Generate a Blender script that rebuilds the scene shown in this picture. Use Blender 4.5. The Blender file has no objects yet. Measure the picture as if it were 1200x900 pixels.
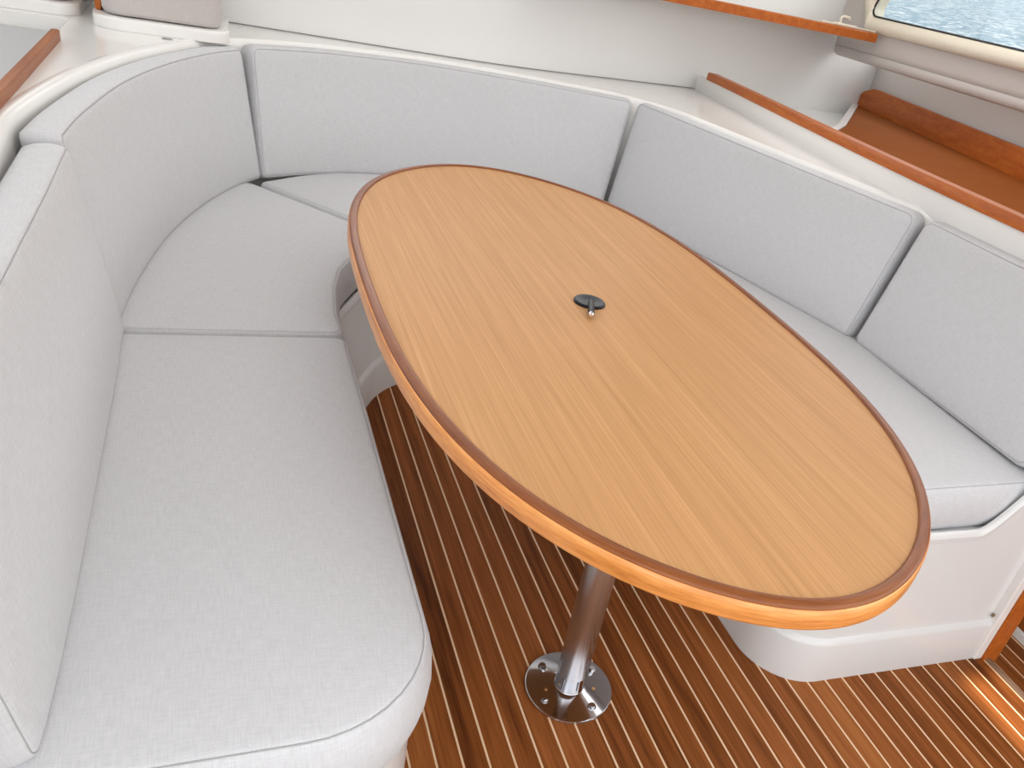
import bpy, bmesh, math, random
from mathutils import Vector, Matrix, geometry
random.seed(7)
S = bpy.context.scene
COL = S.collection

# ------------------------------------------------------------------ camera
cam = bpy.data.cameras.new('camera')
camo = bpy.data.objects.new('camera', cam); COL.objects.link(camo)
Rt, Up, Fw = Vector((0.92118, -0.33815, 0.19213)), Vector((0.0180, 0.5292, 0.8483)), Vector((0.3885, 0.7780, -0.4936))
Fw.normalize(); Rt = (Rt - Fw * Rt.dot(Fw)).normalized(); Up = Rt.cross(Fw)
M = Matrix((Rt, Up, -Fw)).transposed().to_4x4(); M.translation = Vector((-0.644, -1.358, 1.30))
camo.matrix_world = M
cam.sensor_fit = 'HORIZONTAL'; cam.sensor_width = 36.0
cam.lens = 955.787 / 1200 * 36
cam.shift_x = -(667.419 - 600) / 1200
cam.shift_y = (489.434 - 450) / 1200
cam.clip_start = 0.02
S.camera = camo

# ------------------------------------------------------------------ light
S.view_settings.view_transform = 'Standard'
S.view_settings.look = 'None'
S.view_settings.gamma = 1.0
S.view_settings.use_curve_mapping = False
S.view_settings.exposure = 0.28

w = bpy.data.worlds.new('world'); S.world = w; w.use_nodes = True
nt = w.node_tree; nt.nodes.clear()
wo = nt.nodes.new('ShaderNodeOutputWorld'); bg = nt.nodes.new('ShaderNodeBackground')
tc = nt.nodes.new('ShaderNodeTexCoord'); nz = nt.nodes.new('ShaderNodeTexNoise'); cr = nt.nodes.new('ShaderNodeValToRGB')
nz.inputs['Scale'].default_value = 1.6; nz.inputs['Detail'].default_value = 5
cr.color_ramp.elements[0].color = (0.82, 0.88, 0.96, 1); cr.color_ramp.elements[1].color = (1.0, 0.99, 0.975, 1)
cr.color_ramp.elements[0].position = 0.35; cr.color_ramp.elements[1].position = 0.6
nt.links.new(tc.outputs['Generated'], nz.inputs['Vector']); nt.links.new(nz.outputs['Fac'], cr.inputs['Fac'])
nt.links.new(cr.outputs['Color'], bg.inputs['Color']); bg.inputs['Strength'].default_value = 2.0
nt.links.new(bg.outputs['Background'], wo.inputs['Surface'])

sun = bpy.data.lights.new('sun', 'SUN'); sun.energy = 6.2; sun.angle = math.radians(1.8); sun.color = (1.0, 0.92, 0.82)
suno = bpy.data.objects.new('sun', sun); COL.objects.link(suno)
suno.rotation_euler = (math.radians(-1.0), 0, 0)
def fill_light(name, loc, sx, sy, power, col=(1.0, 0.985, 0.965)):
    l = bpy.data.lights.new(name, 'AREA'); l.shape = 'RECTANGLE'; l.size = sx; l.size_y = sy; l.energy = power; l.color = col
    o = bpy.data.objects.new(name, l); o.location = loc; COL.objects.link(o)
fill_light('overhead_fill_light', (-0.2, 0.7, 1.93), 1.8, 1.6, 6)  # added unseen fill that brightens the far corner, not a real lamp
fill_light('side_fill_light', (1.65, 0.6, 1.93), 0.6, 2.2, 8.5)  # added unseen fill for the shelf and hull side

# ------------------------------------------------------------------ materials
def mat(name, col, rough=0.5, metal=0.0, coat=0.0, spec=0.5):
    m = bpy.data.materials.new(name); m.use_nodes = True
    b = m.node_tree.nodes['Principled BSDF']
    b.inputs['Base Color'].default_value = (*col, 1); b.inputs['Roughness'].default_value = rough
    b.inputs['Metallic'].default_value = metal; b.inputs['Coat Weight'].default_value = coat
    b.inputs['Coat Roughness'].default_value = 0.08
    b.inputs['Specular IOR Level'].default_value = spec
    return m
def N(m, t, **kw):
    n = m.node_tree.nodes.new(t)
    for k, v in kw.items():
        if k in n.inputs: n.inputs[k].default_value = v
        else: setattr(n, k, v)
    return n
def LK(m, a, b): m.node_tree.links.new(a, b)
def ramp(m, stops):
    r = N(m, 'ShaderNodeValToRGB'); e = r.color_ramp.elements
    while len(e) < len(stops): e.new(0.5)
    for i, (p, c) in enumerate(stops): e[i].position = p; e[i].color = (*c, 1)
    return r
BS = 'Principled BSDF'

def fabric(name, c0, c1, weave=0.0022):
    m = mat(name, c0, 0.92, spec=0.2); b = m.node_tree.nodes[BS]
    b.inputs['Sheen Weight'].default_value = 0.12
    uv = N(m, 'ShaderNodeUVMap')
    sx = N(m, 'ShaderNodeSeparateXYZ'); LK(m, uv.outputs['UV'], sx.inputs[0])
    f = 2 * math.pi / weave
    def s(ax, mul):
        a = N(m, 'ShaderNodeMath', operation='MULTIPLY'); LK(m, sx.outputs[ax], a.inputs[0]); a.inputs[1].default_value = f * mul
        c = N(m, 'ShaderNodeMath', operation='SINE'); LK(m, a.outputs[0], c.inputs[0]); return c.outputs[0]
    pr = N(m, 'ShaderNodeMath', operation='MULTIPLY'); LK(m, s('X', 1.0), pr.inputs[0]); LK(m, s('Y', 1.0), pr.inputs[1])
    def streak(vx, vy):
        mp = N(m, 'ShaderNodeMapping'); mp.inputs['Scale'].default_value = (vx, vy, 1); LK(m, uv.outputs['UV'], mp.inputs[0])
        n = N(m, 'ShaderNodeTexNoise', Scale=1.0, Detail=3.0); LK(m, mp.outputs[0], n.inputs['Vector']); return n.outputs['Fac']
    a = N(m, 'ShaderNodeMath', operation='ADD'); LK(m, streak(40, 520), a.inputs[0]); LK(m, streak(520, 40), a.inputs[1])
    k = N(m, 'ShaderNodeMath', operation='MULTIPLY_ADD'); LK(m, pr.outputs[0], k.inputs[0]); k.inputs[1].default_value = 0.36; LK(m, a.outputs[0], k.inputs[2])
    mr = N(m, 'ShaderNodeMapRange'); LK(m, k.outputs[0], mr.inputs[0])
    for i, v in ((1, 0.45), (2, 1.55), (3, 0.0), (4, 1.0)): mr.inputs[i].default_value = v
    r = ramp(m, [(0.0, c0), (1.0, c1)]); LK(m, mr.outputs[0], r.inputs['Fac'])
    LK(m, r.outputs['Color'], b.inputs['Base Color'])
    # soft puckers of upholstery + thread relief
    mp = N(m, 'ShaderNodeMapping'); mp.inputs['Scale'].default_value = (9, 3.0, 1); LK(m, uv.outputs['UV'], mp.inputs[0])
    big = N(m, 'ShaderNodeTexNoise', Scale=1.0, Detail=2.0); LK(m, mp.outputs[0], big.inputs['Vector'])
    b1 = N(m, 'ShaderNodeBump', Strength=0.16, Distance=0.02); LK(m, big.outputs['Fac'], b1.inputs['Height'])
    b2 = N(m, 'ShaderNodeBump', Strength=0.25, Distance=0.0008); LK(m, k.outputs[0], b2.inputs['Height']); LK(m, b1.outputs[0], b2.inputs['Normal'])
    LK(m, b2.outputs[0], b.inputs['Normal'])
    return m

def wood(name, stops, grain=(60, 2.0, 60), rough=0.35, coat=0.3, rnd=0.0, fine=0.5, bump=0.0, coords='Object', spec=0.5):
    m = mat(name, stops[0][1], rough, coat=coat, spec=spec); b = m.node_tree.nodes[BS]
    tcn = N(m, 'ShaderNodeTexCoord'); src = tcn.outputs[coords]
    oi = N(m, 'ShaderNodeObjectInfo')
    off = N(m, 'ShaderNodeVectorMath', operation='SCALE'); cb = N(m, 'ShaderNodeCombineXYZ')
    for i in range(3): LK(m, oi.outputs['Random'], cb.inputs[i])
    LK(m, cb.outputs[0], off.inputs[0]); off.inputs['Scale'].default_value = 11.0 if rnd else 0.0
    ad = N(m, 'ShaderNodeVectorMath', operation='ADD'); LK(m, src, ad.inputs[0]); LK(m, off.outputs[0], ad.inputs[1])
    mp = N(m, 'ShaderNodeMapping'); mp.inputs['Scale'].default_value = grain; LK(m, ad.outputs[0], mp.inputs[0])
    n1 = N(m, 'ShaderNodeTexNoise', Scale=1.0, Detail=6.0, Roughness=0.65, Distortion=0.3); LK(m, mp.outputs[0], n1.inputs['Vector'])
    mp2 = N(m, 'ShaderNodeMapping'); mp2.inputs['Scale'].default_value = tuple(g * 5 for g in grain); LK(m, ad.outputs[0], mp2.inputs[0])
    n2 = N(m, 'ShaderNodeTexNoise', Scale=1.0, Detail=3.0); LK(m, mp2.outputs[0], n2.inputs['Vector'])
    mx = N(m, 'ShaderNodeMix'); mx.inputs[0].default_value = fine; LK(m, n1.outputs['Fac'], mx.inputs[2]); LK(m, n2.outputs['Fac'], mx.inputs[3])
    fac = mx.outputs[0]
    if rnd:
        k = N(m, 'ShaderNodeMath', operation='MULTIPLY_ADD'); LK(m, oi.outputs['Random'], k.inputs[0]); k.inputs[1].default_value = rnd
        s2 = N(m, 'ShaderNodeMath', operation='SUBTRACT'); LK(m, fac, s2.inputs[0]); s2.inputs[1].default_value = rnd / 2; LK(m, s2.outputs[0], k.inputs[2]); fac = k.outputs[0]
    r = ramp(m, stops); LK(m, fac, r.inputs['Fac']); LK(m, r.outputs['Color'], b.inputs['Base Color'])
    if bump:
        bp = N(m, 'ShaderNodeBump', Strength=bump, Distance=0.001); LK(m, fac, bp.inputs['Height']); LK(m, bp.outputs[0], b.inputs['Normal'])
    return m

FAB = fabric('light_grey_fabric', (0.475, 0.473, 0.482), (0.635, 0.634, 0.646))
FAB2 = fabric('warm_grey_vinyl', (0.50, 0.46, 0.44), (0.60, 0.555, 0.535))
SEAM = mat('seam_thread', (0.36, 0.355, 0.35), 0.9, spec=0.2)
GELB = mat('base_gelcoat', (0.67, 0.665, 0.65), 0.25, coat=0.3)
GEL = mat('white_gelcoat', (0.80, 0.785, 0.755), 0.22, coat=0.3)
LINER = mat('grey_hull_liner', (0.56, 0.52, 0.49), 0.8, spec=0.2)
PANEL = mat('white_panel', (0.76, 0.755, 0.735), 0.38)
CREAM = mat('cream_window_frame', (0.72, 0.655, 0.53), 0.35)
GREYTOP = mat('grey_counter', (0.50, 0.505, 0.51), 0.45)
POLE = mat('satin_steel', (0.62, 0.60, 0.61), 0.27, metal=1.0)
BLACK = mat('black_plastic', (0.006, 0.008, 0.014), 0.3, spec=0.25)
RUBBER = mat('black_gasket', (0.01, 0.01, 0.012), 0.5)
STEEL = mat('polished_steel', (0.55, 0.55, 0.57), 0.10, metal=1.0)
CHROME = mat('chrome', (0.85, 0.85, 0.86), 0.08, metal=1.0)
BRASS = mat('brass', (0.75, 0.45, 0.16), 0.3, metal=1.0)
ROPE = mat('cream_cord', (0.66, 0.60, 0.48), 0.8)
HOLLY = wood('holly_strip', [(0.3, (0.74, 0.50, 0.30)), (0.7, (0.88, 0.64, 0.42))], (40, 3, 40), 0.45, 0.15)
TEAKF = wood('teak_floor', [(0.27, (0.075, 0.020, 0.004)), (0.42, (0.19, 0.056, 0.012)), (0.56, (0.275, 0.086, 0.021)), (0.72, (0.38, 0.135, 0.036))], (34, 1.3, 34), 0.5, 0.0, spec=0.12, rnd=0.20, fine=0.35, bump=0.1)
TEAK = wood('varnished_teak', [(0.3, (0.30, 0.062, 0.008)), (0.5, (0.42, 0.104, 0.013)), (0.7, (0.52, 0.155, 0.024))], (45, 4.0, 45), 0.38, 0.03, spec=0.3, fine=0.3)
TEAKR = wood('varnished_teak_rim', [(0.3, (0.40, 0.120, 0.022)), (0.5, (0.68, 0.26, 0.062)), (0.7, (0.84, 0.40, 0.13))], (6, 60, 120), 0.3, 0.15, fine=0.35, coords='UV')  # side band brightened in colour for the aft light it catches
TEAKR2 = wood('brown_teak', [(0.3, (0.20, 0.055, 0.015)), (0.5, (0.30, 0.095, 0.028)), (0.7, (0.38, 0.135, 0.045))], (45, 4.0, 45), 0.4, 0.0, spec=0.2, fine=0.3)
TEAKD = wood('reflection_dark_lip', [(0.3, (0.13, 0.034, 0.008)), (0.5, (0.21, 0.060, 0.013)), (0.7, (0.30, 0.098, 0.024))], (5, 60, 120), 0.32, 0.05, spec=0.35, fine=0.35, coords='UV')  # dark reflections on the lip are put into the wood colour
VENEER = wood('oak_veneer', [(0.30, (0.42, 0.212, 0.080)), (0.5, (0.51, 0.265, 0.108)), (0.70, (0.60, 0.325, 0.144))], (75, 0.8, 75), 0.42, 0.0, spec=0.15, fine=0.55)
BROWN = wood('brown_veneer', [(0.3, (0.20, 0.052, 0.008)), (0.7, (0.27, 0.080, 0.015))], (2.0, 60, 60), 0.7, 0.0, spec=0.05, fine=0.55)

WATER = mat('rippling_water', (0.30, 0.55, 0.75), 0.5, spec=0.15)
m = WATER; b = m.node_tree.nodes[BS]
tcn = N(m, 'ShaderNodeTexCoord')
n1 = N(m, 'ShaderNodeTexNoise', Scale=2.2, Detail=8.0, Roughness=0.7, Distortion=1.2); LK(m, tcn.outputs['Object'], n1.inputs['Vector'])
r = ramp(m, [(0.36, (0.018, 0.055, 0.085)), (0.50, (0.05, 0.10, 0.135)), (0.59, (0.24, 0.26, 0.265))]); LK(m, n1.outputs['Fac'], r.inputs['Fac'])
LK(m, r.outputs['Color'], b.inputs['Base Color'])
bp = N(m, 'ShaderNodeBump', Strength=0.6, Distance=0.3); LK(m, n1.outputs['Fac'], bp.inputs['Height']); LK(m, bp.outputs[0], b.inputs['Normal'])

GLASS = bpy.data.materials.new('window_glass'); GLASS.use_nodes = True
t = GLASS.node_tree; t.nodes.clear()
o = t.nodes.new('ShaderNodeOutputMaterial'); mxs = t.nodes.new('ShaderNodeMixShader'); tr = t.nodes.new('ShaderNodeBsdfTransparent'); gl = t.nodes.new('ShaderNodeBsdfGlossy')
gl.inputs['Roughness'].default_value = 0.02; tr.inputs['Color'].default_value = (0.93, 0.97, 0.98, 1); mxs.inputs[0].default_value = 0.06
t.links.new(tr.outputs[0], mxs.inputs[1]); t.links.new(gl.outputs[0], mxs.inputs[2]); t.links.new(mxs.outputs[0], o.inputs['Surface'])

# ------------------------------------------------------------------ helpers
def link(name, bm, m, parent=None, smooth=False, sharp=35):
    me = bpy.data.meshes.new(name)
    bm.normal_update()
    bm.to_mesh(me); bm.free()
    if m: me.materials.append(m)
    o = bpy.data.objects.new(name, me); COL.objects.link(o)
    if smooth:
        for p in me.polygons: p.use_smooth = True
        if sharp: me.set_sharp_from_angle(angle=math.radians(sharp))
    if parent: o.parent = parent
    return o
def empty(name, loc=(0, 0, 0)):
    o = bpy.data.objects.new(name, None); o.location = loc; o.empty_display_size = 0.1; COL.objects.link(o); return o
def tag(o, label, cat, group=None):
    o['label'] = label; o['category'] = cat
    if group: o['group'] = group
    return o
def struct(o): o['kind'] = 'structure'; return o

def V2(p): return Vector((p[0], p[1]))
def resample(pts, closed, step):
    P = [Vector(p) for p in pts]
    if closed: P = P + [P[0]]
    out = []
    for a, b in zip(P, P[1:]):
        n = max(1, int(round((b - a).length / step)))
        for i in range(n): out.append(a.lerp(b, i / n))
    if not closed: out.append(P[-1])
    return out
def fillet(pts, radii, seg=8, closed=True):
    """round the corners of a polygon (2D)"""
    P = [V2(p) for p in pts]; n = len(P); out = []
    if not isinstance(radii, (list, tuple)): radii = [radii] * n
    for i in range(n):
        r = radii[i]
        if r <= 0 or (not closed and i in (0, n - 1)): out.append(P[i]); continue
        a, b, c = P[i - 1], P[i], P[(i + 1) % n]
        u, v = (a - b).normalized(), (c - b).normalized()
        ang = math.acos(max(-1, min(1, u.dot(v))))
        if ang > math.radians(178): out.append(b); continue
        d = min(r / math.tan(ang / 2), (a - b).length * 0.49, (c - b).length * 0.49); rr = d * math.tan(ang / 2)
        bis = (u + v).normalized(); ctr = b + bis * (rr / math.sin(ang / 2))
        s, e = b + u * d - ctr, b + v * d - ctr
        a0 = math.atan2(s.y, s.x); a1 = math.atan2(e.y, e.x); da = (a1 - a0 + math.pi) % (2 * math.pi) - math.pi
        for k in range(seg + 1):
            t = a0 + da * k / seg; out.append(ctr + Vector((math.cos(t), math.sin(t))) * rr)
    return out
def spline(pts, n=10):
    """Catmull-Rom through points"""
    P = [Vector(p) for p in pts]; P = [P[0] * 2 - P[1]] + P + [P[-1] * 2 - P[-2]]; out = []
    for i in range(1, len(P) - 2):
        a, b, c, d = P[i - 1:i + 3]
        for k in range(n):
            t = k / n
            out.append(0.5 * ((2 * b) + (c - a) * t + (2 * a - 5 * b + 4 * c - d) * t * t + (3 * b - a - 3 * c + d) * t ** 3))
    out.append(P[-2]); return out
def area2(P): return sum(P[i - 1].x * P[i].y - P[i].x * P[i - 1].y for i in range(len(P))) / 2
def normals2(P):
    """inward normals of a CCW closed polygon"""
    n = len(P); out = []
    for i in range(n):
        t = (P[(i + 1) % n] - P[i - 1]); t.normalize(); out.append(Vector((-t.y, t.x)))
    return out
def pathnormals(P, left=True):
    n = len(P); out = []
    for i in range(n):
        t = P[min(i + 1, n - 1)] - P[max(i - 1, 0)]; t.normalize()
        out.append(Vector((-t.y, t.x)) if left else Vector((t.y, -t.x)))
    return out
def offset(P, d, left=True):
    return [p + q * d for p, q in zip(P, pathnormals(P, left))]

def box_bm(x0, x1, y0, y1, z0, z1, bev=0.0, seg=2, bm=None):
    b2 = bmesh.new()
    bmesh.ops.create_cube(b2, size=1.0)
    for v in b2.verts:
        v.co = Vector(((x0 + x1) / 2 + v.co.x * (x1 - x0), (y0 + y1) / 2 + v.co.y * (y1 - y0), (z0 + z1) / 2 + v.co.z * (z1 - z0)))
    if bev: bmesh.ops.bevel(b2, geom=b2.edges[:], offset=bev, segments=seg, profile=0.5, affect='EDGES')
    return b2
def cyl_bm(c, axis, r0, r1, h, seg=32, bm=None, bev=0.0):
    """lathe of a simple cylinder from c along axis"""
    prof = [(0, 0), (r0 - bev, 0), (r0, bev), (r1, h - bev), (r1 - bev, h), (0, h)] if bev else [(0, 0), (r0, 0), (r1, h), (0, h)]
    return lathe_bm(c, axis, prof, seg, bm)
def lathe_bm(c, axis, prof, seg=32, bm=None):
    bm = bm or bmesh.new(); q = Vector((0, 0, 1)).rotation_difference(Vector(axis).normalized()); rings = []
    for r, h in prof:
        if r < 1e-7: rings.append([bm.verts.new(Vector(c) + q @ Vector((0, 0, h)))])
        else: rings.append([bm.verts.new(Vector(c) + q @ Vector((r * math.cos(2 * math.pi * k / seg), r * math.sin(2 * math.pi * k / seg), h))) for k in range(seg)])
    for A, B in zip(rings, rings[1:]):
        for k in range(seg):
            k2 = (k + 1) % seg
            if len(A) == 1 and len(B) == 1: break
            if len(A) == 1: bm.faces.new((A[0], B[k2], B[k])) if False else bm.faces.new((A[0], B[k], B[k2])[::-1])
            elif len(B) == 1: bm.faces.new((A[k], A[k2], B[0]))
            else: bm.faces.new((A[k], A[k2], B[k2], B[k]))
    bmesh.ops.recalc_face_normals(bm, faces=bm.faces[:])
    return bm
def tube_bm(pts, r, closed=False, seg=6, bm=None):
    bm = bm or bmesh.new(); P = [Vector(p) for p in pts]; n = len(P); rings = []; up = None
    for i in range(n):
        t = (P[(i + 1) % n] - P[i - 1]) if closed else (P[min(i + 1, n - 1)] - P[max(i - 1, 0)])
        t.normalize()
        if up is None: up = t.orthogonal().normalized()
        up = (up - t * up.dot(t)); up.normalize(); s = t.cross(up)
        rings.append([bm.verts.new(P[i] + (up * math.cos(2 * math.pi * k / seg) + s * math.sin(2 * math.pi * k / seg)) * r) for k in range(seg)])
    for i in range(n if closed else n - 1):
        A, B = rings[i], rings[(i + 1) % n]
        for k in range(seg): bm.faces.new((A[k], A[(k + 1) % seg], B[(k + 1) % seg], B[k]))
    if not closed:
        bm.faces.new(rings[0]); bm.faces.new(rings[-1])
    bmesh.ops.recalc_face_normals(bm, faces=bm.faces[:])
    return bm
def prism_bm(poly, z0, z1, bev=0.0, seg=2, mapf=None, only=None):
    """extruded 2D polygon, optional bevel"""
    bm = bmesh.new(); P = [V2(p) for p in poly]
    if area2(P) < 0: P.reverse()
    A = [bm.verts.new((p.x, p.y, z0)) for p in P]; B = [bm.verts.new((p.x, p.y, z1)) for p in P]
    bm.faces.new(A[::-1]); top = bm.faces.new(B); n = len(P)
    for i in range(n): bm.faces.new((A[i], A[(i + 1) % n], B[(i + 1) % n], B[i]))
    if bev:
        bmesh.ops.bevel(bm, geom=[e for e in top.edges if only is None or all(only(v.co) for v in e.verts)], offset=bev, segments=seg, profile=0.5, affect='EDGES')
    if mapf:
        for v in bm.verts: v.co = mapf(v.co)
    bmesh.ops.recalc_face_normals(bm, faces=bm.faces[:])
    return bm
def sweep_bm(path, prof, left=True, closed=False, caps=True, bm=None):
    """path: 2D points; prof: closed/open list of (outward offset, z)"""
    bm = bm or bmesh.new(); nn = pathnormals(path, left); rows = []
    for p, q in zip(path, nn):
        rows.append([bm.verts.new((p.x + q.x * d, p.y + q.y * d, z)) for d, z in prof])
    k = len(prof)
    for A, B in zip(rows, rows[1:]):
        for j in range(k if closed else k - 1):
            bm.faces.new((A[j], A[(j + 1) % k], B[(j + 1) % k], B[j]))
    if closed and caps:
        bm.faces.new(rows[0]); bm.faces.new(rows[-1])
    bmesh.ops.recalc_face_normals(bm, faces=bm.faces[:])
    return bm
def fill_bm(poly, z, bm=None, holes=()):
    bm = bm or bmesh.new()
    loops = [[Vector((p[0], p[1], 0)) for p in l] for l in [poly, *holes]]
    flat = [v for l in loops for v in l]; vs = [bm.verts.new((v.x, v.y, z)) for v in flat]
    for tri in geometry.tessellate_polygon(loops):
        try: bm.faces.new([vs[i] for i in tri])
        except ValueError: pass
    for f in bm.faces:
        f.normal_update()
        if f.normal.z < 0: f.normal_flip()
    return bm

# ------------------------------------------------------------------ cushions
def cushion(name, outline, T, mapf, crown=0.012, edge=0.014, bulge=0.006, seam_in=0.009, step=0.02, mat_=None, ctr=None):
    """outline in (u,v) metres, CCW seen from the upholstered front; mapf(u,v,w)->xyz with w=0 back, w=T front.
    Front panel, welted seam, boxing and back, all one mesh with a seam child."""
    P = resample(outline, True, step)
    if area2(P) < 0: P.reverse()
    nn = normals2(P); n = len(P)
    c = ctr or Vector((sum(p.x for p in P) / n, sum(p.y for p in P) / n))
    c = Vector(c)
    per = [0.0]
    for i in range(n): per.append(per[-1] + (P[(i + 1) % n] - P[i]).length)
    rows = []       # (positions in uvw, uv kind)
    def ring(inset, ww): return [(p.x + q.x * inset, p.y + q.y * inset, ww) for p, q in zip(P, nn)]
    side = [ring(edge, 0), ring(edge * 0.3, 0.002), ring(0, edge * 0.7), ring(-bulge * 0.8, T * 0.3), ring(-bulge, T * 0.5), ring(-bulge * 0.7, T * 0.72),
            ring(0.0015, T - edge * 0.75), ring(seam_in - 0.003, T - edge * 0.33), ring(seam_in - 0.0012, T - edge * 0.27)]
    front = [ring(seam_in, T - edge * 0.36), ring(seam_in + 0.0012, T - edge * 0.22), ring(seam_in + 0.004, T - edge * 0.10), ring(seam_in + 0.008, T)]
    inner = [Vector(q[:2]) for q in front[-1]]
    bm = bmesh.new(); uvl = bm.loops.layers.uv.new('UVMap')
    mk = lambda row: [bm.verts.new(mapf(*q)) for q in row]
    sv = [mk(r_) for r_ in side]; fv = [mk(r_) for r_ in front]
    def quad(vs, uvs):
        try: f = bm.faces.new(vs)
        except ValueError: return
        for l, u in zip(f.loops, uvs): l[uvl].uv = u
    for j in range(len(sv) - 1):
        for i in range(n):
            k = (i + 1) % n
            quad((sv[j][i], sv[j][k], sv[j + 1][k], sv[j + 1][i]), [(per[i], side[j][i][2]), (per[i + 1], side[j][k][2]), (per[i + 1], side[j + 1][k][2]), (per[i], side[j + 1][i][2])])
    allf = [sv[-1]] + fv; alld = [side[-1]] + front
    for j in range(len(allf) - 1):
        for i in range(n):
            k = (i + 1) % n
            quad((allf[j][i], allf[j][k], allf[j + 1][k], allf[j + 1][i]), [alld[j][i][:2], alld[j][k][:2], alld[j + 1][k][:2], alld[j + 1][i][:2]])
    bv = bm.verts.new(mapf(c.x, c.y, 0))
    for i in range(n):
        k = (i + 1) % n
        quad((sv[0][k], sv[0][i], bv), [side[0][k][:2], side[0][i][:2], (c.x, c.y)])
    # crowned front panel: grid points inside the inner loop, constrained Delaunay
    def inside(q):
        r_ = False
        for i in range(n):
            a_, b_ = inner[i], inner[i - 1]
            if (a_.y > q.y) != (b_.y > q.y) and q.x < (b_.x - a_.x) * (q.y - a_.y) / (b_.y - a_.y) + a_.x: r_ = not r_
        return r_
    def dist(q):
        best = 9.0
        for i in range(n):
            a_, e_ = inner[i - 1], inner[i] - inner[i - 1]
            l2 = e_.length_squared
            t_ = 0 if l2 < 1e-12 else max(0, min(1, (q - a_).dot(e_) / l2)); best = min(best, (a_ + e_ * t_ - q).length)
        return best
    g = 0.024; pts = list(inner); hs = [T] * n
    x0_, x1_ = min(p.x for p in inner), max(p.x for p in inner); y0_, y1_ = min(p.y for p in inner), max(p.y for p in inner)
    row = 0; y = y0_ + g * 0.5
    while y < y1_:
        x = x0_ + (g * 0.5 if row % 2 else g)
        while x < x1_:
            q = Vector((x, y))
            if inside(q):
                d_ = dist(q)
                if d_ > g * 0.4: pts.append(q); hs.append(T + crown * (1 - math.exp(-d_ / 0.07)))
            x += g
        y += g * 0.866; row += 1
    ov, oe, of, mv, me_, mf_ = geometry.delaunay_2d_cdt(pts, [(i, (i + 1) % n) for i in range(n)], [], 1, 1e-6)
    vmap = []
    for i, q in enumerate(ov):
        src = mv[i][0] if mv[i] else None
        if src is not None and src < n: vmap.append(fv[-1][src])
        else: vmap.append(bm.verts.new(mapf(q.x, q.y, hs[src] if src is not None else T)))
    for t3 in of: quad([vmap[i] for i in t3], [tuple(ov[i]) for i in t3])
    bmesh.ops.recalc_face_normals(bm, faces=bm.faces[:])
    o = link(name, bm, mat_ or FAB, smooth=True, sharp=0)
    sp = [mapf(p.x + q.x * seam_in, p.y + q.y * seam_in, T - edge * 0.30) for p, q in zip(P, nn)]
    link('seam', tube_bm(sp, 0.0009, True, 5), SEAM, o, smooth=True, sharp=0)
    return o

# ================================================================== SETTING
# --- floor: teak planks and pale strips along Y
SP = 0.047237; X0 = -0.305
floor = struct(link('floor', box_bm(-1.9, 1.067, -2.0, 1.7, -0.06, -0.012), mat('subfloor', (0.05, 0.03, 0.02), 0.8)))
pl = None
def plank_objs(k0, k1, y0, y1, z, parent, x0=X0):
    pm = box_bm(-0.0214, 0.0214, y0, y1, -0.012, 0.0, 0.0007, 1)
    base = link('plank', pm, TEAKF, parent)
    sm_ = box_bm(-0.0021, 0.0021, y0, y1, -0.012, -0.0004)
    sb = link('inlay_strip', sm_, HOLLY, parent)
    first = True
    for k in range(k0, k1 + 1):
        s = sb if first else sb.copy(); 
        s.location = (x0 + SP * k, 0, z)
        p = base if first else base.copy()
        p.location = (x0 + SP * (k + 0.5), 0, z)
        if not first: COL.objects.link(s); COL.objects.link(p)
        first = False
    e = sb.copy(); e.location = (x0 + SP * (k1 + 1), 0, z); COL.objects.link(e)
plank_objs(-3, 28, -1.35, 1.05, 0.0, floor)

lower = struct(link('floor', box_bm(1.085, 2.2, -1.6, 0.4, -0.20, -0.132), bpy.data.materials['subfloor']))
plank_objs(0, 6, -1.5, 0.3, -0.12, lower, 1.105)

bm = box_bm(1.41, 2.2, -1.6, -0.10, -0.096, 0.85)
struct(link('wall_right', bm, BROWN)); struct(link('baseboard_right', box_bm(1.395, 2.2, -1.6, -0.10, -0.1195, -0.097), GEL))
sill = link('door_sill', box_bm(1.0675, 1.085, -1.35, -0.44, -0.13, 0.003, 0.003), mat('dull_teak', (0.20, 0.115, 0.07), 0.7))  # even grey-brown, duller than the planks
tag(sill, 'narrow dull teak sill at the edge of the plank floor, lower right', 'sill')

struct(link('floor', box_bm(-1.95, 2.6, -5.0, -2.0, -0.30, -0.10), mat('added_aft_sole', (0.33, 0.33, 0.33), 0.7)))  # added out of view to cut light from below the horizon
struct(link('aft_sky_block', box_bm(-1.95, 2.6, -5.05, -5.0, -0.30, 0.75), GEL))  # unseen low wall added to block the low aft sky

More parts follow.
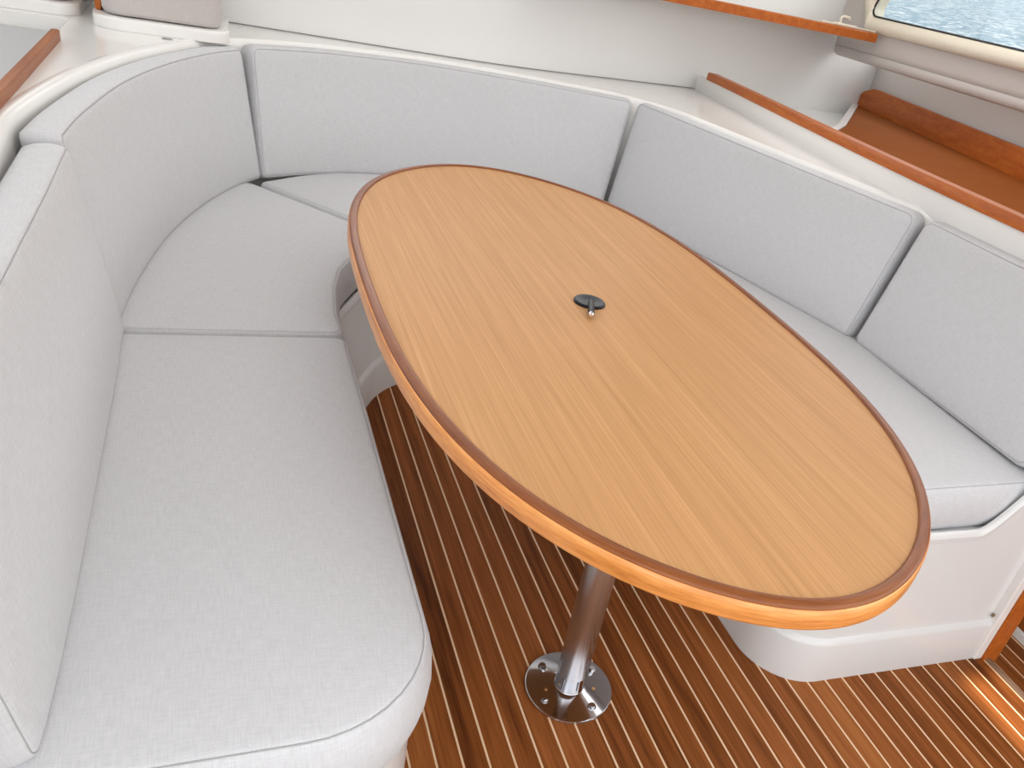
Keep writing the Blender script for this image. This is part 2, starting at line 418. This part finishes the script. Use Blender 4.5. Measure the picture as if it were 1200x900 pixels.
# --- settee base (white moulding round the well)
inner = fillet([(-0.78, -0.715), (-0.397, -0.715), (-0.397, 0.52), (-0.20, 0.90), (0.0, 0.985), (0.30, 0.93), (0.445, 0.70), (0.445, -0.418), (1.045, -0.435)],
               [0, 0.16, 0.5, 0.35, 0.3, 0.25, 0.3, 0.125, 0], 10, closed=False)
inner = resample(inner, False, 0.012)
prof = [(-0.012, 0.0), (-0.012, 0.108), (-0.009, 0.116), (0.0, 0.122), (0.002, 0.13), (0.004, 0.372), (0.003, 0.386), (0.006, 0.394), (0.012, 0.398), (0.017, 0.397), (0.0185, 0.386)]
bm = sweep_bm(inner, prof, left=True)
RISE = [(0.852, 0.0), (0.872, 0.012), (0.893, 0.036), (0.918, 0.070), (0.96, 0.128), (1.0, 0.19), (1.06, 0.30)]
for v in bm.verts:                                  # the rim sweeps up beside the end of the right seat
    if v.co.z > 0.36 and v.co.x > 0.852 and v.co.y < -0.38 and not (abs(v.co.z - 0.386) < 1e-4 and v.co.y > -0.4145 - (v.co.x - 0.852) * 0.0283):
        for (xa, za), (xb, zb) in zip(RISE, RISE[1:]):
            if xa <= v.co.x <= xb: v.co.z += za + (zb - za) * (v.co.x - xa) / (xb - xa); break
top = offset(inner, 0.0185)
outer = [(1.045, 1.9), (-1.0, 1.9), (-1.0, -0.70)]
fill_bm([tuple(p) for p in top] + outer, 0.386, bm)
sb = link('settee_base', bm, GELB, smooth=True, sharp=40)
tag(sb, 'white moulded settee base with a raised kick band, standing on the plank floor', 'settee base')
# small latch hole in the end face
link('drain_hole', cyl_bm((1.028, -0.4375, 0.138), (0, -1, 0), 0.005, 0.005, 0.003, 12), mat('dull_bronze', (0.16, 0.11, 0.05), 0.5), sb)

# white return and teak jamb of the doorway at the right
dj = empty('door_1', (1.06, -0.44, 0)); struct(dj)
link('door_post', box_bm(-0.026, 0.0, -0.012, 0.03, 0.0, 1.9, 0.003), GEL, dj)
link('door_jamb', box_bm(0.0, 0.052, -0.018, 0.03, -0.1, 1.9, 0.003), TEAK, dj)

# --- back-cushion paths (front face at seat level)
REC = 0.078
path_left = [Vector(p) for p in ((-0.821, -0.737), (-0.817, -0.69), (-0.8145, -0.62), (-0.813, -0.5), (-0.813, 0.0), (-0.817, 0.247))]
path_corner = spline([Vector(p) for p in ((-0.828, 0.253), (-0.812, 0.44), (-0.765, 0.73), (-0.69, 0.985), (-0.60, 1.19), (-0.533, 1.296))], 8)
path_far = spline([Vector(p) for p in ((-0.527, 1.30), (-0.40, 1.375), (-0.27, 1.43), (0.0, 1.478), (0.30, 1.447), (0.52, 1.395), (0.655, 1.36))], 8)
path_r1 = [Vector(p) for p in ((0.672, 1.385), (0.82, 0.835), (0.975, 0.290))]
path_r2 = [Vector(p) for p in ((0.985, 0.278), (0.965, -0.05), (0.945, -0.385))]

def path_map(path, z0, H, T, rec=REC, tilt_end=0.0, flare=(0, 0), rec2=None):
    P = resample([tuple(p) for p in path], False, 0.03); nn = pathnormals(P)
    L = [0.0]
    for a, b2 in zip(P, P[1:]): L.append(L[-1] + (b2 - a).length)
    tot = L[-1]
    def at(s):
        if s <= 0:
            d = (P[1] - P[0]).normalized(); return P[0] + d * s, nn[0]
        if s >= tot:
            d = (P[-1] - P[-2]).normalized(); return P[-1] + d * (s - tot), nn[-1]
        for i in range(len(L) - 1):
            if s <= L[i + 1]:
                t_ = (s - L[i]) / (L[i + 1] - L[i]); return P[i].lerp(P[i + 1], t_), nn[i].lerp(nn[i + 1], t_).normalized()
    def f(u, v, w):
        # path runs clockwise round the well, so outward is on its left; u measured backwards to face inward
        s = u + v / H * (flare[0] * (1 - u / tot) + flare[1] * u / tot); p, q = at(s)
        k_ = max(0, min(1, s / tot)); o_ = (rec + ((rec2 or rec) - rec) * k_) * v / H + (T - w)
        return Vector((p.x + q.x * o_, p.y + q.y * o_, z0 + v + tilt_end * s / tot - (T - w) * 0.12))
    return f, tot
def back(path, label, r=0.03, z0=0.502, H=0.358, T=0.068, tilt_end=0.0, crown=0.008, radii=None, gap=0.003, flare=(0, 0), ext=(0, 0), rec=REC, rec2=None):
    f, tot = path_map(path, z0, H, T, rec=rec, rec2=rec2, tilt_end=tilt_end, flare=flare)
    ol = fillet([(gap - ext[0], 0), (tot - gap + ext[1], 0), (tot - gap + ext[1], H), (gap - ext[0], H)], radii or [r, r, r, r], 6)
    o_ = cushion('backrest_cushion', ol, T, f, crown=crown, edge=0.011, bulge=0.004, seam_in=0.007)
    tag(o_, label, 'cushion', 'backrest cushions of the wraparound settee'); return o_
back(path_left, 'long light grey backrest cushion nearest the camera along the left edge', radii=[0.022, 0.016, 0.018, 0.05], H=0.35, rec=0.064)
back(path_corner, 'curved light grey backrest cushion wrapping the upper left corner', radii=[0.016, 0.018, 0.024, 0.016], H=0.36, rec=0.064, rec2=0.078, ext=(0, 0.016), flare=(0, 0.020))
back(path_far, 'wide light grey backrest cushion behind the far end of the table', radii=[0.016, 0.018, 0.024, 0.026], H=0.365, flare=(0.012, 0.046))
back(path_r1, 'light grey backrest cushion with soft vertical puckers below the long teak ledge rail', radii=[0.018, 0.02, 0.03, 0.024], H=0.365, flare=(-0.035, 0.022))
back(path_r2, 'short light grey backrest cushion at the right edge, nearest the white end panel', radii=[0.025, 0.04, 0.04, 0.03], H=0.365, tilt_end=0.015)

# --- seat cushions
ZS = 0.3885
flat = lambda u, v, w: Vector((u, v, ZS + w))
def seat(poly, radii, label, crown=0.010, T=0.1135, seg=10, ctr=None):
    o_ = cushion('seat_cushion', fillet(poly, radii, seg), T, flat, crown=crown, edge=0.012, bulge=0.008, seam_in=0.008, ctr=ctr)
    tag(o_, label, 'cushion', 'seat cushions of the wraparound settee'); return o_
seat([(-0.90, -0.76), (-0.40, -0.76), (-0.403, 0.243), (-0.90, 0.243)], [0.02, 0.17, 0.03, 0.01], 'long light grey seat cushion in the left foreground with a rounded front corner')
inn = [(-0.405, 0.252), (-0.408, 0.36), (-0.395, 0.50), (-0.372, 0.61), (-0.318, 0.725), (-0.25, 0.83), (-0.215, 0.885)]
seat([(-0.90, 0.252), *inn, (-0.555, 1.265), (-0.61, 1.30), (-0.70, 1.12), (-0.79, 0.85), (-0.86, 0.55)], [0.01, 0.03, 0, 0.1, 0.1, 0.1, 0, 0.02, 0.01, 0.01, 0.1, 0.1, 0.1],
     'rounded wedge seat cushion in the upper left corner beside the table', ctr=(-0.60, 0.68))
seat([(-0.205, 0.895), (-0.05, 0.965), (0.10, 0.975), (0.28, 0.935), (0.40, 0.845), (0.735, 1.43), (0.40, 1.50), (0.0, 1.545), (-0.30, 1.49), (-0.54, 1.28)], [0.02, 0.1, 0.1, 0.1, 0.02, 0.02, 0.2, 0.3, 0.2, 0.02],
     'seat cushion at the far end, mostly hidden behind the table')
seat([(0.405, 0.835), (0.43, 0.70), (0.435, -0.400), (1.05, -0.400), (1.04, 0.25), (0.745, 1.42)], [0.02, 0.2, 0.10, 0.02, 0.02, 0.02], 'seat cushion along the right side, between the table and the right backrests')

# --- coaming: white ledge behind the backs
def back_outer(path, v=0.36):
    P = resample([tuple(p) for p in path], False, 0.06); return offset(P, REC + 0.064)
ci = [Vector((-0.955, -1.3)), Vector((-0.955, -0.9))] + [p for p in back_outer(path_left) if -0.6 < p.y < 0.2] + back_outer(path_corner)[1:-1] + back_outer(path_far)[1:-1] + back_outer(path_r1)[1:-1] + back_outer(path_r2)[1:]
ci = resample(ci, False, 0.03)
for _ in range(6): ci = [ci[0]] + [(ci[i - 1] + ci[i] * 2 + ci[i + 1]) / 4 for i in range(1, len(ci) - 1)] + [ci[-1]]
ci = [Vector((p.x, p.y)) for p in ci]
lip = [(0.0, 0.40), (0.0, 0.852), (0.003, 0.864), (0.010, 0.8725), (0.018, 0.874), (0.026, 0.8715), (0.032, 0.870)]
bm = sweep_bm(ci, lip, left=True)
edge_in = offset(ci, 0.032)
WA, WB = Vector((0.353, 1.744)), Vector((1.475, 2.0)); wd = (WB - WA).normalized()
wall_path = [Vector((-1.9, 1.74)), Vector((-0.60, 1.738)), Vector((0.0, 1.738)), Vector((0.25, 1.742)), Vector((0.5, 1.776)), Vector((0.8, 1.846)), WA + wd * 0.8, WA + wd * 1.15, WA + wd * 1.6, WA + wd * 2.06, WA + wd * 2.35]
wall_path = spline(wall_path, 6)
# upstand plan line (inner face)
up = spline([Vector(p) for p in ((1.235, 1.93), (1.215, 1.62), (1.165, 1.10), (1.120, 0.55), (1.100, 0.10), (1.088, -0.43))], 6)
ledge_poly = [tuple(p) for p in edge_in] + [(1.15, -0.43)] + [tuple(p + Vector((0.03, 0))) for p in reversed(up)] + [(1.2, 1.95), (0.8, 1.87), (0.35, 1.77), (0.0, 1.76), (-1.9, 1.76), (-1.9, 1.352), (-1.010, 1.352), (-1.006, -1.3)]
fill_bm(ledge_poly, 0.870, bm)
# outer skirt of the coaming down to the side deck well
for a, b2 in (((-1.006, -1.3), (-1.010, 1.352)), ((-1.010, 1.352), (-1.9, 1.352))):
    v = [bm.verts.new((*a, 0.87)), bm.verts.new((*b2, 0.87)), bm.verts.new((*b2, 0.30)), bm.verts.new((*a, 0.30))]; bm.faces.new(v)
coam = link('trim_1', bm, GEL, smooth=True, sharp=40); struct(coam)
# upstand
upb = sweep_bm(up, [(0.0, 0.868), (0.0, 0.926), (-0.022, 0.926), (-0.022, 0.80)][::1], left=False, closed=True)
ups = link('trim_2', sweep_bm(up, [(0.0, 0.866), (0.0, 0.927), (0.024, 0.927), (0.024, 0.80)], left=True, closed=True), GEL, smooth=True, sharp=40); struct(ups)
upb.free()
# teak cap on the upstand
cap = link('teak_ledge_rail', sweep_bm(up[2:], [(-0.006, 0.9275), (-0.006, 0.951), (-0.002, 0.956), (0.034, 0.956), (0.038, 0.951), (0.038, 0.9275)], left=True, closed=True), TEAK, smooth=True, sharp=40)
tag(cap, 'long varnished teak rail capping the white ledge above the right backrests', 'rail')

# --- plate: small oval fitting on the ledge
pf = empty('deck_fitting', (-0.772, 1.272, 0.870)); tag(pf, 'small grey round cover set in the white ledge below the helm seat', 'fitting')
link('cover', lathe_bm((0, 0, 0), (0, 0, 1), [(0, 0), (0.014, 0), (0.014, 0.001), (0.012, 0.002), (0, 0.002)], 24), mat('grey_plug', (0.28, 0.27, 0.27), 0.4), pf, smooth=True)

# --- front bulkhead panel
bm = sweep_bm(wall_path, [(0.0, 0.832), (0.0, 1.23), (0.04, 1.23), (0.04, 0.832)], left=True, closed=True)
sweep_bm([p for p in wall_path if 1.25 < p.x < 2.10], [(0.0, 1.23), (0.0, 1.95), (0.04, 1.95), (0.04, 1.23)], left=True, closed=True, bm=bm)
sweep_bm([p for p in wall_path if p.x < 1.26], [(0.0, 1.80), (0.0, 1.95), (0.04, 1.95), (0.04, 1.80)], left=True, closed=True, bm=bm)
wf = struct(link('wall_front', bm, PANEL, smooth=True, sharp=40))
seamp = [Vector((p.x, p.y - 0.001, 0.8725)) for p in wall_path if -1.2 < p.x < 1.3]
link('caulk_line', tube_bm(seamp, 0.0015, False, 5), mat('caulk', (0.22, 0.21, 0.20), 0.8), wf)

# --- shelf behind the teak rail
shelf_poly = [(1.13, -0.45), (1.145, 0.10), (1.165, 0.55), (1.21, 1.10), (1.245, 1.62), (1.25, 1.95), (2.40, 2.22), (2.08, 0.83), (1.80, -0.45)]
struct(link('trim_3', prism_bm(shelf_poly, 0.80, 0.838), GEL))
brown = [(2.335, 2.195), (1.70, 1.47), (1.24, 1.02), (1.17, 0.5), (1.15, -0.44), (1.77, -0.44), (2.03, 0.83)]
sh = link('shelf_board', prism_bm(brown, 0.86, 0.884), BROWN)
tag(sh, 'brown wood veneer shelf board lying behind the teak ledge rail, upper right', 'shelf')
struct_edge = link('edge_strip', sweep_bm([Vector((2.334, 2.1955)), Vector((1.6995, 1.4705)), Vector((1.2395, 1.0205))], [(0, 0.838), (0, 0.888), (0.03, 0.888), (0.03, 0.838)], left=False, closed=True), GEL, sh)
FA, FB = Vector((2.32, 2.19)), Vector((1.76, -0.45))
fd = (FB - FA).normalized(); fn = Vector((fd.y, -fd.x))  # points to -x side
if fn.x > 0: fn = -fn
fpoly = [(0, 0.0), (0, 0.055), (0.02, 0.07), (0.11, 0.098), (0.3, 0.098), (2.70, 0.098), (2.70, 0.0)]
def fmap(c):
    p = FA + fd * c.x - fn * c.z; return Vector((p.x, p.y, 0.884 + c.y))
fid = link('teak_fiddle', prism_bm(fillet(fpoly, [0, .01, .01, .02, 0, 0, 0], 4), 0, 0.024, 0.004, 2, fmap), TEAK, smooth=True, sharp=40)
tag(fid, 'varnished teak board standing along the back of the brown shelf', 'board')

# --- hull side: lining, padded overhang, window
def hull(s, off, z):  # s along the side from the bulkhead aft, off inwards
    p = FA + fd * s + fn * off; return Vector((p.x, p.y, z))
bm = bmesh.new()
HX = 2.0
hl = [FA - fd * 0.25, FA + fd * 0.6, FA + fd * 1.39, Vector((2.035, 0.3)), Vector((2.035, -0.45))]
rows = [[bm.verts.new((p.x + o_, p.y, z)) for o_, z in ((0.037, 0.80), (0.047, 0.95), (0.057, 1.12))] for p in hl]
for A, B in zip(rows, rows[1:]):
    for j in range(2): bm.faces.new((A[j], A[j + 1], B[j + 1], B[j]))
wr = struct(link('wall_right', bm, LINER, smooth=True))
def hull(s, off, z):  # s along the side from the bulkhead aft, off inwards from the pad face
    return Vector((HX - off, 2.12 - s, z))
# padded overhang profile (closed)
S0 = 0.012
pad_prof = [(-0.06, 1.11), (-0.04, 1.096), (-0.014, 1.097), (-0.004, 1.104), (0.0, 1.118), (-0.002, 1.137), (-0.0038, 1.1385), (-0.002, 1.140), (0.001, 1.16), (0.0, 1.225), (-0.03, 1.235), (-0.06, 1.235)]
bm = bmesh.new(); rows = []
for s, sc in ((0.010, 0.70), (0.014, 0.86), (0.024, 0.96), (0.040, 1.0), (0.2, 1), (0.6, 1), (1.2, 1), (2.0, 1), (2.57, 1)):
    rows.append([bm.verts.new(hull(s, -0.16 + (o_ + 0.16) * (1 - (1 - sc) * 0.3), 1.235 + (z - 1.235) * sc)) for o_, z in pad_prof])
for A, B in zip(rows, rows[1:]):
    for j in range(len(pad_prof)): k = (j + 1) % len(pad_prof); bm.faces.new((A[j], A[k], B[k], B[j]))
bm.faces.new(rows[0])
bmesh.ops.recalc_face_normals(bm, faces=bm.faces[:])
pad = tag(link('padded_overhang', bm, LINER, smooth=True, sharp=50), 'long grey padded overhang below the cream window frame', 'padding')
link('seam', tube_bm([hull(s, -0.0025, 1.1385) for s in (0.04, 0.3, 1.0, 2.5)], 0.0014, False, 5), SEAM, pad)
# window frame : outline in (s, z) with hole
win = empty('window_1', hull(1.0, 0.0, 1.2)); struct(win)
def wmap():
    def f(c): return hull(c.x, c.z, c.y) - Vector(win.location)
    return f
ol = [Vector(p) for p in fillet([(0.055, 1.222), (2.55, 1.222), (2.55, 1.80), (0.28, 1.80)], [0.05, 0, 0, 0.05], 8)]
il = [Vector(p) for p in fillet([(0.205, 1.284), (2.50, 1.284), (2.50, 1.74), (0.36, 1.74)], [0.03, 0.04, 0.04, 0.04], 8)]
def ringbm(A, B, profile, f):
    # profile: list of (t 0..1 from outer to inner, depth)
    A = resample(A, True, 0.02); 
    def near(p, Q): return min(Q, key=lambda q: (q - p).length)
    n = len(A); Bp = resample(B, True, 0.004); 
    tot = sum((Bp[i] - Bp[i - 1]).length for i in range(len(Bp)))
    bm = bmesh.new(); rows = []
    cA = sum((p for p in A), Vector((0, 0))) / n; 
    M_ = [near(p, Bp) for p in A]
    for t_, d in profile: rows.append([bm.verts.new(f(Vector((p.x + (q.x - p.x) * t_, p.y + (q.y - p.y) * t_, d)))) for p, q in zip(A, M_)])
    for R0, R1 in zip(rows, rows[1:]):
        for i in range(n): bm.faces.new((R0[i], R0[(i + 1) % n], R1[(i + 1) % n], R1[i]))
    bmesh.ops.remove_doubles(bm, verts=bm.verts[:], dist=1e-5)
    bmesh.ops.recalc_face_normals(bm, faces=bm.faces[:])
    return bm
fb = ringbm(il, ol, [(1.0, -0.05), (1.0, 0.010), (0.96, 0.020), (0.8, 0.028), (0.5, 0.030), (0.2, 0.024), (0.0, 0.006), (0.0, -0.05)], wmap())
link('window_frame', fb, CREAM, win, smooth=True, sharp=50)
f = wmap()
gk = [f(Vector((p.x, p.y, 0.008))) for p in resample(il, True, 0.02)]
link('gasket', tube_bm(gk, 0.0045, True, 6), RUBBER, win, smooth=True)
bm = bmesh.new(); bm.faces.new([bm.verts.new(f(Vector((p.x, p.y, 0.002)))) for p in il]); link('glass_pane', bm, GLASS, win)
# liner round the window (fills to the bulkhead and ceiling)
bm = bmesh.new()
loop_o = [(-0.03, 1.225), (2.57, 1.225), (2.57, 1.95), (-0.03, 1.95)]
lo = [Vector((*p, 0)) for p in loop_o]; li = [Vector((p.x, p.y, 0)) for p in il]
vs = [bm.verts.new(hull(p.x, -0.004, p.y)) for p in lo + li]
for tri in geometry.tessellate_polygon([lo, li]): bm.faces.new([vs[i] for i in tri])
link('upper_liner', bm, LINER, wr)

# --- wooden hand rail on the bulkhead
RA, RB = Vector((0.30, 1.564)), Vector((1.968, 1.7905)); rd = (RB - RA).normalized(); nr = Vector((rd.y, -rd.x))
rp = [RA, (RA + RB) / 2, RB]
rail = link('teak_dash_rail', sweep_bm(rp, [(0.0, 1.188), (0.0, 1.219), (0.004, 1.223), (0.040, 1.223), (0.044, 1.219), (0.044, 1.188)], left=True, closed=True), TEAK, smooth=True, sharp=40)
tag(rail, 'varnished teak rail edging the shelf above the white bulkhead, ending below the window corner', 'rail')
dash = [tuple(RA + Vector((0, 0.045))), tuple(RB + Vector((0, 0.045))), (1.985, 2.118)] + [tuple(p) for p in reversed([q for q in wall_path if 0.30 < q.x < 1.98])]
struct(link('trim_4', prism_bm(dash, 1.189, 1.205), LINER))
# cord clip lying on the rail end
ck = empty('cord_clip', tuple(RA + rd * 1.50 - nr * 0.028) + (1.223,)); ck.rotation_euler = (0, 0, math.atan2(rd.y, rd.x))
tag(ck, 'small cream clip with loose cord lying on the dash rail near the window', 'clip')
link('clip', box_bm(-0.055, 0.065, -0.013, 0.013, 0.0, 0.012, 0.004), ROPE, ck, smooth=True, sharp=0)
link('loop', tube_bm([(-0.028 + 0.0, -0.002, 0.006), (-0.032, 0, 0.03), (-0.02, 0.0, 0.038), (0.015, 0, 0.036), (0.02, 0, 0.028)], 0.0055, False, 8), ROPE, ck, smooth=True)
link('cord', tube_bm(spline([Vector(p) for p in ((-0.13, 0.004, 0.003), (-0.08, -0.004, 0.004), (0.0, 0.012, 0.004), (0.07, 0.0, 0.004), (0.12, 0.008, 0.004), (0.19, 0.0, 0.004))], 6), 0.0042, False, 6), ROPE, ck, smooth=True)

# --- ceiling with an added slot that shapes the sun patch, low walkway and outer side on the left
bm = bmesh.new()
for x0, x1, y0, y1 in ((-1.95, 0.948, -1.15, 2.3), (1.066, 2.6, -1.15, 2.3), (0.948, 1.066, -0.47, 2.3)):
    b2 = box_bm(x0, x1, y0, y1, 1.95, 2.0); me = bpy.data.meshes.new('tmp'); b2.to_mesh(me); bm.from_mesh(me); b2.free(); bpy.data.meshes.remove(me)
struct(link('ceiling', bm, PANEL))
struct(link('wall_left', box_bm(-1.95, -1.90, -2.0, 1.7, -0.05, 1.42), GEL))

gc = link('grey_counter', box_bm(-1.90, -1.012, -1.35, 1.349, 0.78, 0.835, 0.004), GREYTOP)
tag(gc, 'plain grey sunken counter top beyond the short teak rail, upper left', 'counter')
lr = link('teak_grab_rail', prism_bm(fillet([(-1.012, -0.4), (-0.990, -0.4), (-0.990, 1.045), (-1.012, 1.06)], [0, 0, .012, .012], 4), 0.8705, 0.893, 0.007, 3), TEAKR2, smooth=True, sharp=40)
tag(lr, 'short teak rail on the edge of the white ledge, upper left', 'rail')

# --- helm seats on white trays
def helm(x0, x1, y0, label, wood_post):
    e = empty('helm_seat', ((x0 + x1) / 2, y0, 0.870)); tag(e, label, 'seat', 'helm seats on white trays')
    cx = (x0 + x1) / 2; hw = (x1 - x0) / 2
    ol = fillet([(-hw, 0.0), (hw, 0.03), (hw, 0.37), (-hw, 0.37)], [0.07, 0.06, 0.02, 0.02], 8)
    link('tray', prism_bm(ol, 0.0005, 0.030, 0.006, 3), GEL, e, smooth=True, sharp=40)
    ol2 = [(p.x, p.y) for p in fillet([(-hw + 0.022, 0.03), (hw - 0.02, 0.055), (hw - 0.02, 0.36), (-hw + 0.022, 0.36)], [0.05, 0.05, 0.02, 0.02], 8)]
    f = lambda u, v, w: Vector((u, v, 0.032 + w))
    c = cushion('upholstered_side', ol2, 0.40, f, crown=0.01, edge=0.02, bulge=0.004, mat_=FAB2); c.parent = e
    if wood_post: link('wood_edge', box_bm(-hw + 0.004, -hw + 0.020, 0.10, 0.30, 0.031, 0.42, 0.003), TEAK, e)
    return e
helm(-0.955, -0.615, 1.285, 'warm grey upholstered helm seat on a white rounded tray, upper left', True)
helm(-1.50, -0.995, 1.37, 'second helm seat at the top left corner with only its white tray in view', False)

# ================================================================== TABLE
tb = empty('dining_table', (0, 0, 0)); tag(tb, 'oval dinette table with oak veneer top and raised teak rim on a steel pedestal', 'table')
ZT = 0.724
A_, B_, c4, c6 = 0.8458, 0.4017, -0.0246, 0.0092
TROT = math.radians(-0.35)
TC = Vector((0.0, 0.0))
def rim(ph, d=0.0):
    k = 1 + c4 * (math.cos(4 * ph) - 1) + c6 * (math.cos(6 * ph) - math.cos(2 * ph))
    return Vector((-B_ * math.sin(ph) * k, A_ * math.cos(ph) * k))
NP = 160
oval = [rim(2 * math.pi * i / NP) for i in range(NP)]
if area2(oval) < 0: oval.reverse()
cs, sn = math.cos(TROT), math.sin(TROT)
oval = [Vector((p.x * cs - p.y * sn, p.x * sn + p.y * cs)) for p in oval]
nin = normals2(oval)
bm = bmesh.new()
bm.faces.new([bm.verts.new((p.x, p.y, ZT)) for p in oval]); 
lowv = [bm.verts.new((p.x, p.y, ZT - 0.028)) for p in oval]; bm.faces.new(lowv[::-1])
bmesh.ops.recalc_face_normals(bm, faces=bm.faces[:])
link('tabletop', bm, VENEER, tb)
def rim_part(name, tprof, m_):
    bm = bmesh.new(); uvl = bm.loops.layers.uv.new('UVMap'); rows = []; arc = [0.0]
    for i in range(NP): arc.append(arc[-1] + (oval[(i + 1) % NP] - oval[i]).length)
    for p, q in zip(oval, nin): rows.append([bm.verts.new((p.x + q.x * d, p.y + q.y * d, ZT + z)) for d, z in tprof])
    pv = [0.0]
    for (a, b1), (c_, d_) in zip(tprof, tprof[1:] + tprof[:1]): pv.append(pv[-1] + math.hypot(c_ - a, d_ - b1))
    for i in range(NP):
        A, B = rows[i], rows[(i + 1) % NP]
        for j in range(len(tprof)):
            k = (j + 1) % len(tprof); fc = bm.faces.new((A[j], B[j], B[k], A[k]))
            for l, u in zip(fc.loops, ((arc[i], pv[j]), (arc[i + 1], pv[j]), (arc[i + 1], pv[j + 1]), (arc[i], pv[j + 1]))): l[uvl].uv = u
    bmesh.ops.recalc_face_normals(bm, faces=bm.faces[:])
    return link(name, bm, m_, tb, smooth=True, sharp=50)
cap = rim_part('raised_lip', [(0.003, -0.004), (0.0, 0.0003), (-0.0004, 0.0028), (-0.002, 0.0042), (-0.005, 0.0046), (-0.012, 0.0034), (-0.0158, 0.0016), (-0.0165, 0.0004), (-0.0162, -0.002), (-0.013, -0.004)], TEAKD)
cap['label'] = 'dark reddish raised lip with reflection in its colour'
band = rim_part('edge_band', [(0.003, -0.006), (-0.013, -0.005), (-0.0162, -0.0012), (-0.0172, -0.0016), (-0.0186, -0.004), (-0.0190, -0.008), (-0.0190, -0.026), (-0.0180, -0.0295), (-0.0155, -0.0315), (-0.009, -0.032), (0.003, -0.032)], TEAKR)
band['label'] = 'lighter orange side band with light in its colour'

# black lock plate with lever
lk = link('lock_plate', lathe_bm((0.0, -0.042, ZT), (0, 0, 1), [(0, 0.0), (0.031, 0.0), (0.031, 0.003), (0.0285, 0.0055), (0.020, 0.0055), (0.012, 0.004), (0, 0.0035)], 40), BLACK, tb, smooth=True)
p0, p1 = Vector((-0.004, -0.058, ZT + 0.0085)), Vector((-0.026, -0.113, ZT + 0.0095)); dv = (p1 - p0).normalized()
link('lever', tube_bm([p0, p0.lerp(p1, 0.5) + Vector((0, 0, 0.001)), p1], 0.0062, False, 12), BLACK, lk, smooth=True)
link('lever_tip', lathe_bm(p1, dv, [(0, 0), (0.0056, 0), (0.0054, 0.004), (0.0028, 0.007), (0, 0.0075)], 16), CHROME, lk, smooth=True)

# pedestal: steel tube, floor flange, collar, bolts
def pedestal(x, y):
    lean = Vector((0.0, 0.0, 1))
    ped = link('pedestal', lathe_bm((x, y, 0.050), (0, 0, 1), [(0, 0), (0.0305, 0), (0.031, 0.001), (0.031, 0.40), (0.0304, 0.402), (0.0304, 0.404), (0.031, 0.406), (0.031, 0.635), (0, 0.635)], 40), POLE, tb, smooth=True)
    link('base_plate', lathe_bm((x, y, 0.0), (0, 0, 1), [(0, 0), (0.0905, 0), (0.0915, 0.003), (0.0905, 0.006), (0.088, 0.0075), (0.040, 0.011), (0.0338, 0.0135), (0, 0.0135)], 64), STEEL, ped, smooth=True)
    link('collar', lathe_bm((x, y, 0.0125), (0, 0, 1), [(0, 0), (0.0325, 0), (0.0305, 0.002), (0.0300, 0.004), (0.0300, 0.0375), (0, 0.0375)], 40), STEEL, ped, smooth=True)
    for k in range(4):
        a = math.radians(-60 + 90 * k - 6 + 12 * (k == 2)); bx, by = x + 0.068 * math.cos(a), y + 0.068 * math.sin(a)
        b2 = cyl_bm((bx, by, 0.0085), (0, 0, 1), 0.0088, 0.0088, 0.0022, 20); cyl_bm((bx, by, 0.0105), (0, 0, 1), 0.0068, 0.0062, 0.0055, 6, b2)
        link('bolt', b2, STEEL, ped)
    for a, m_ in ((-175, BRASS), (-23, BRASS)):
        bx, by = x + 0.052 * math.cos(math.radians(a)), y + 0.052 * math.sin(math.radians(a))
        link('screw', cyl_bm((bx, by, 0.0095), (0, 0, 1), 0.0036, 0.003, 0.002, 12), m_, ped)
    top = lathe_bm((x, y, 0.679), (0, 0, 1), [(0, 0), (0.034, 0), (0.036, 0.01), (0.09, 0.014), (0.09, 0.02), (0, 0.02)], 40)
    link('top_flange', top, STEEL, ped, smooth=True)
pedestal(-0.005, -0.345)
# under-table deck and little catch
link('catch', tube_bm([(-0.331, -0.46, 0.700), (-0.335, -0.463, 0.683), (-0.329, -0.466, 0.676), (-0.324, -0.462, 0.684)], 0.0028, False, 8), STEEL, tb, smooth=True)

# ================================================================== OUTSIDE
# the boat lists a few degrees, so the lake rises outwards as seen from the cabin
wt = bmesh.new()
vs = [wt.verts.new(p) for p in ((2.75, -60, 0), (160, -60, 0), (160, 160, 0), (2.75, 160, 0))]
wt.faces.new(vs)
wo_ = link('lake_water', wt, WATER)
wo_.location = (0, 0, -0.35); wo_.rotation_euler = (0, math.radians(-4.5), 0)
wo_['kind'] = 'stuff'; wo_['label'] = 'pale blue glittering rippled water seen through the window'; wo_['category'] = 'water'
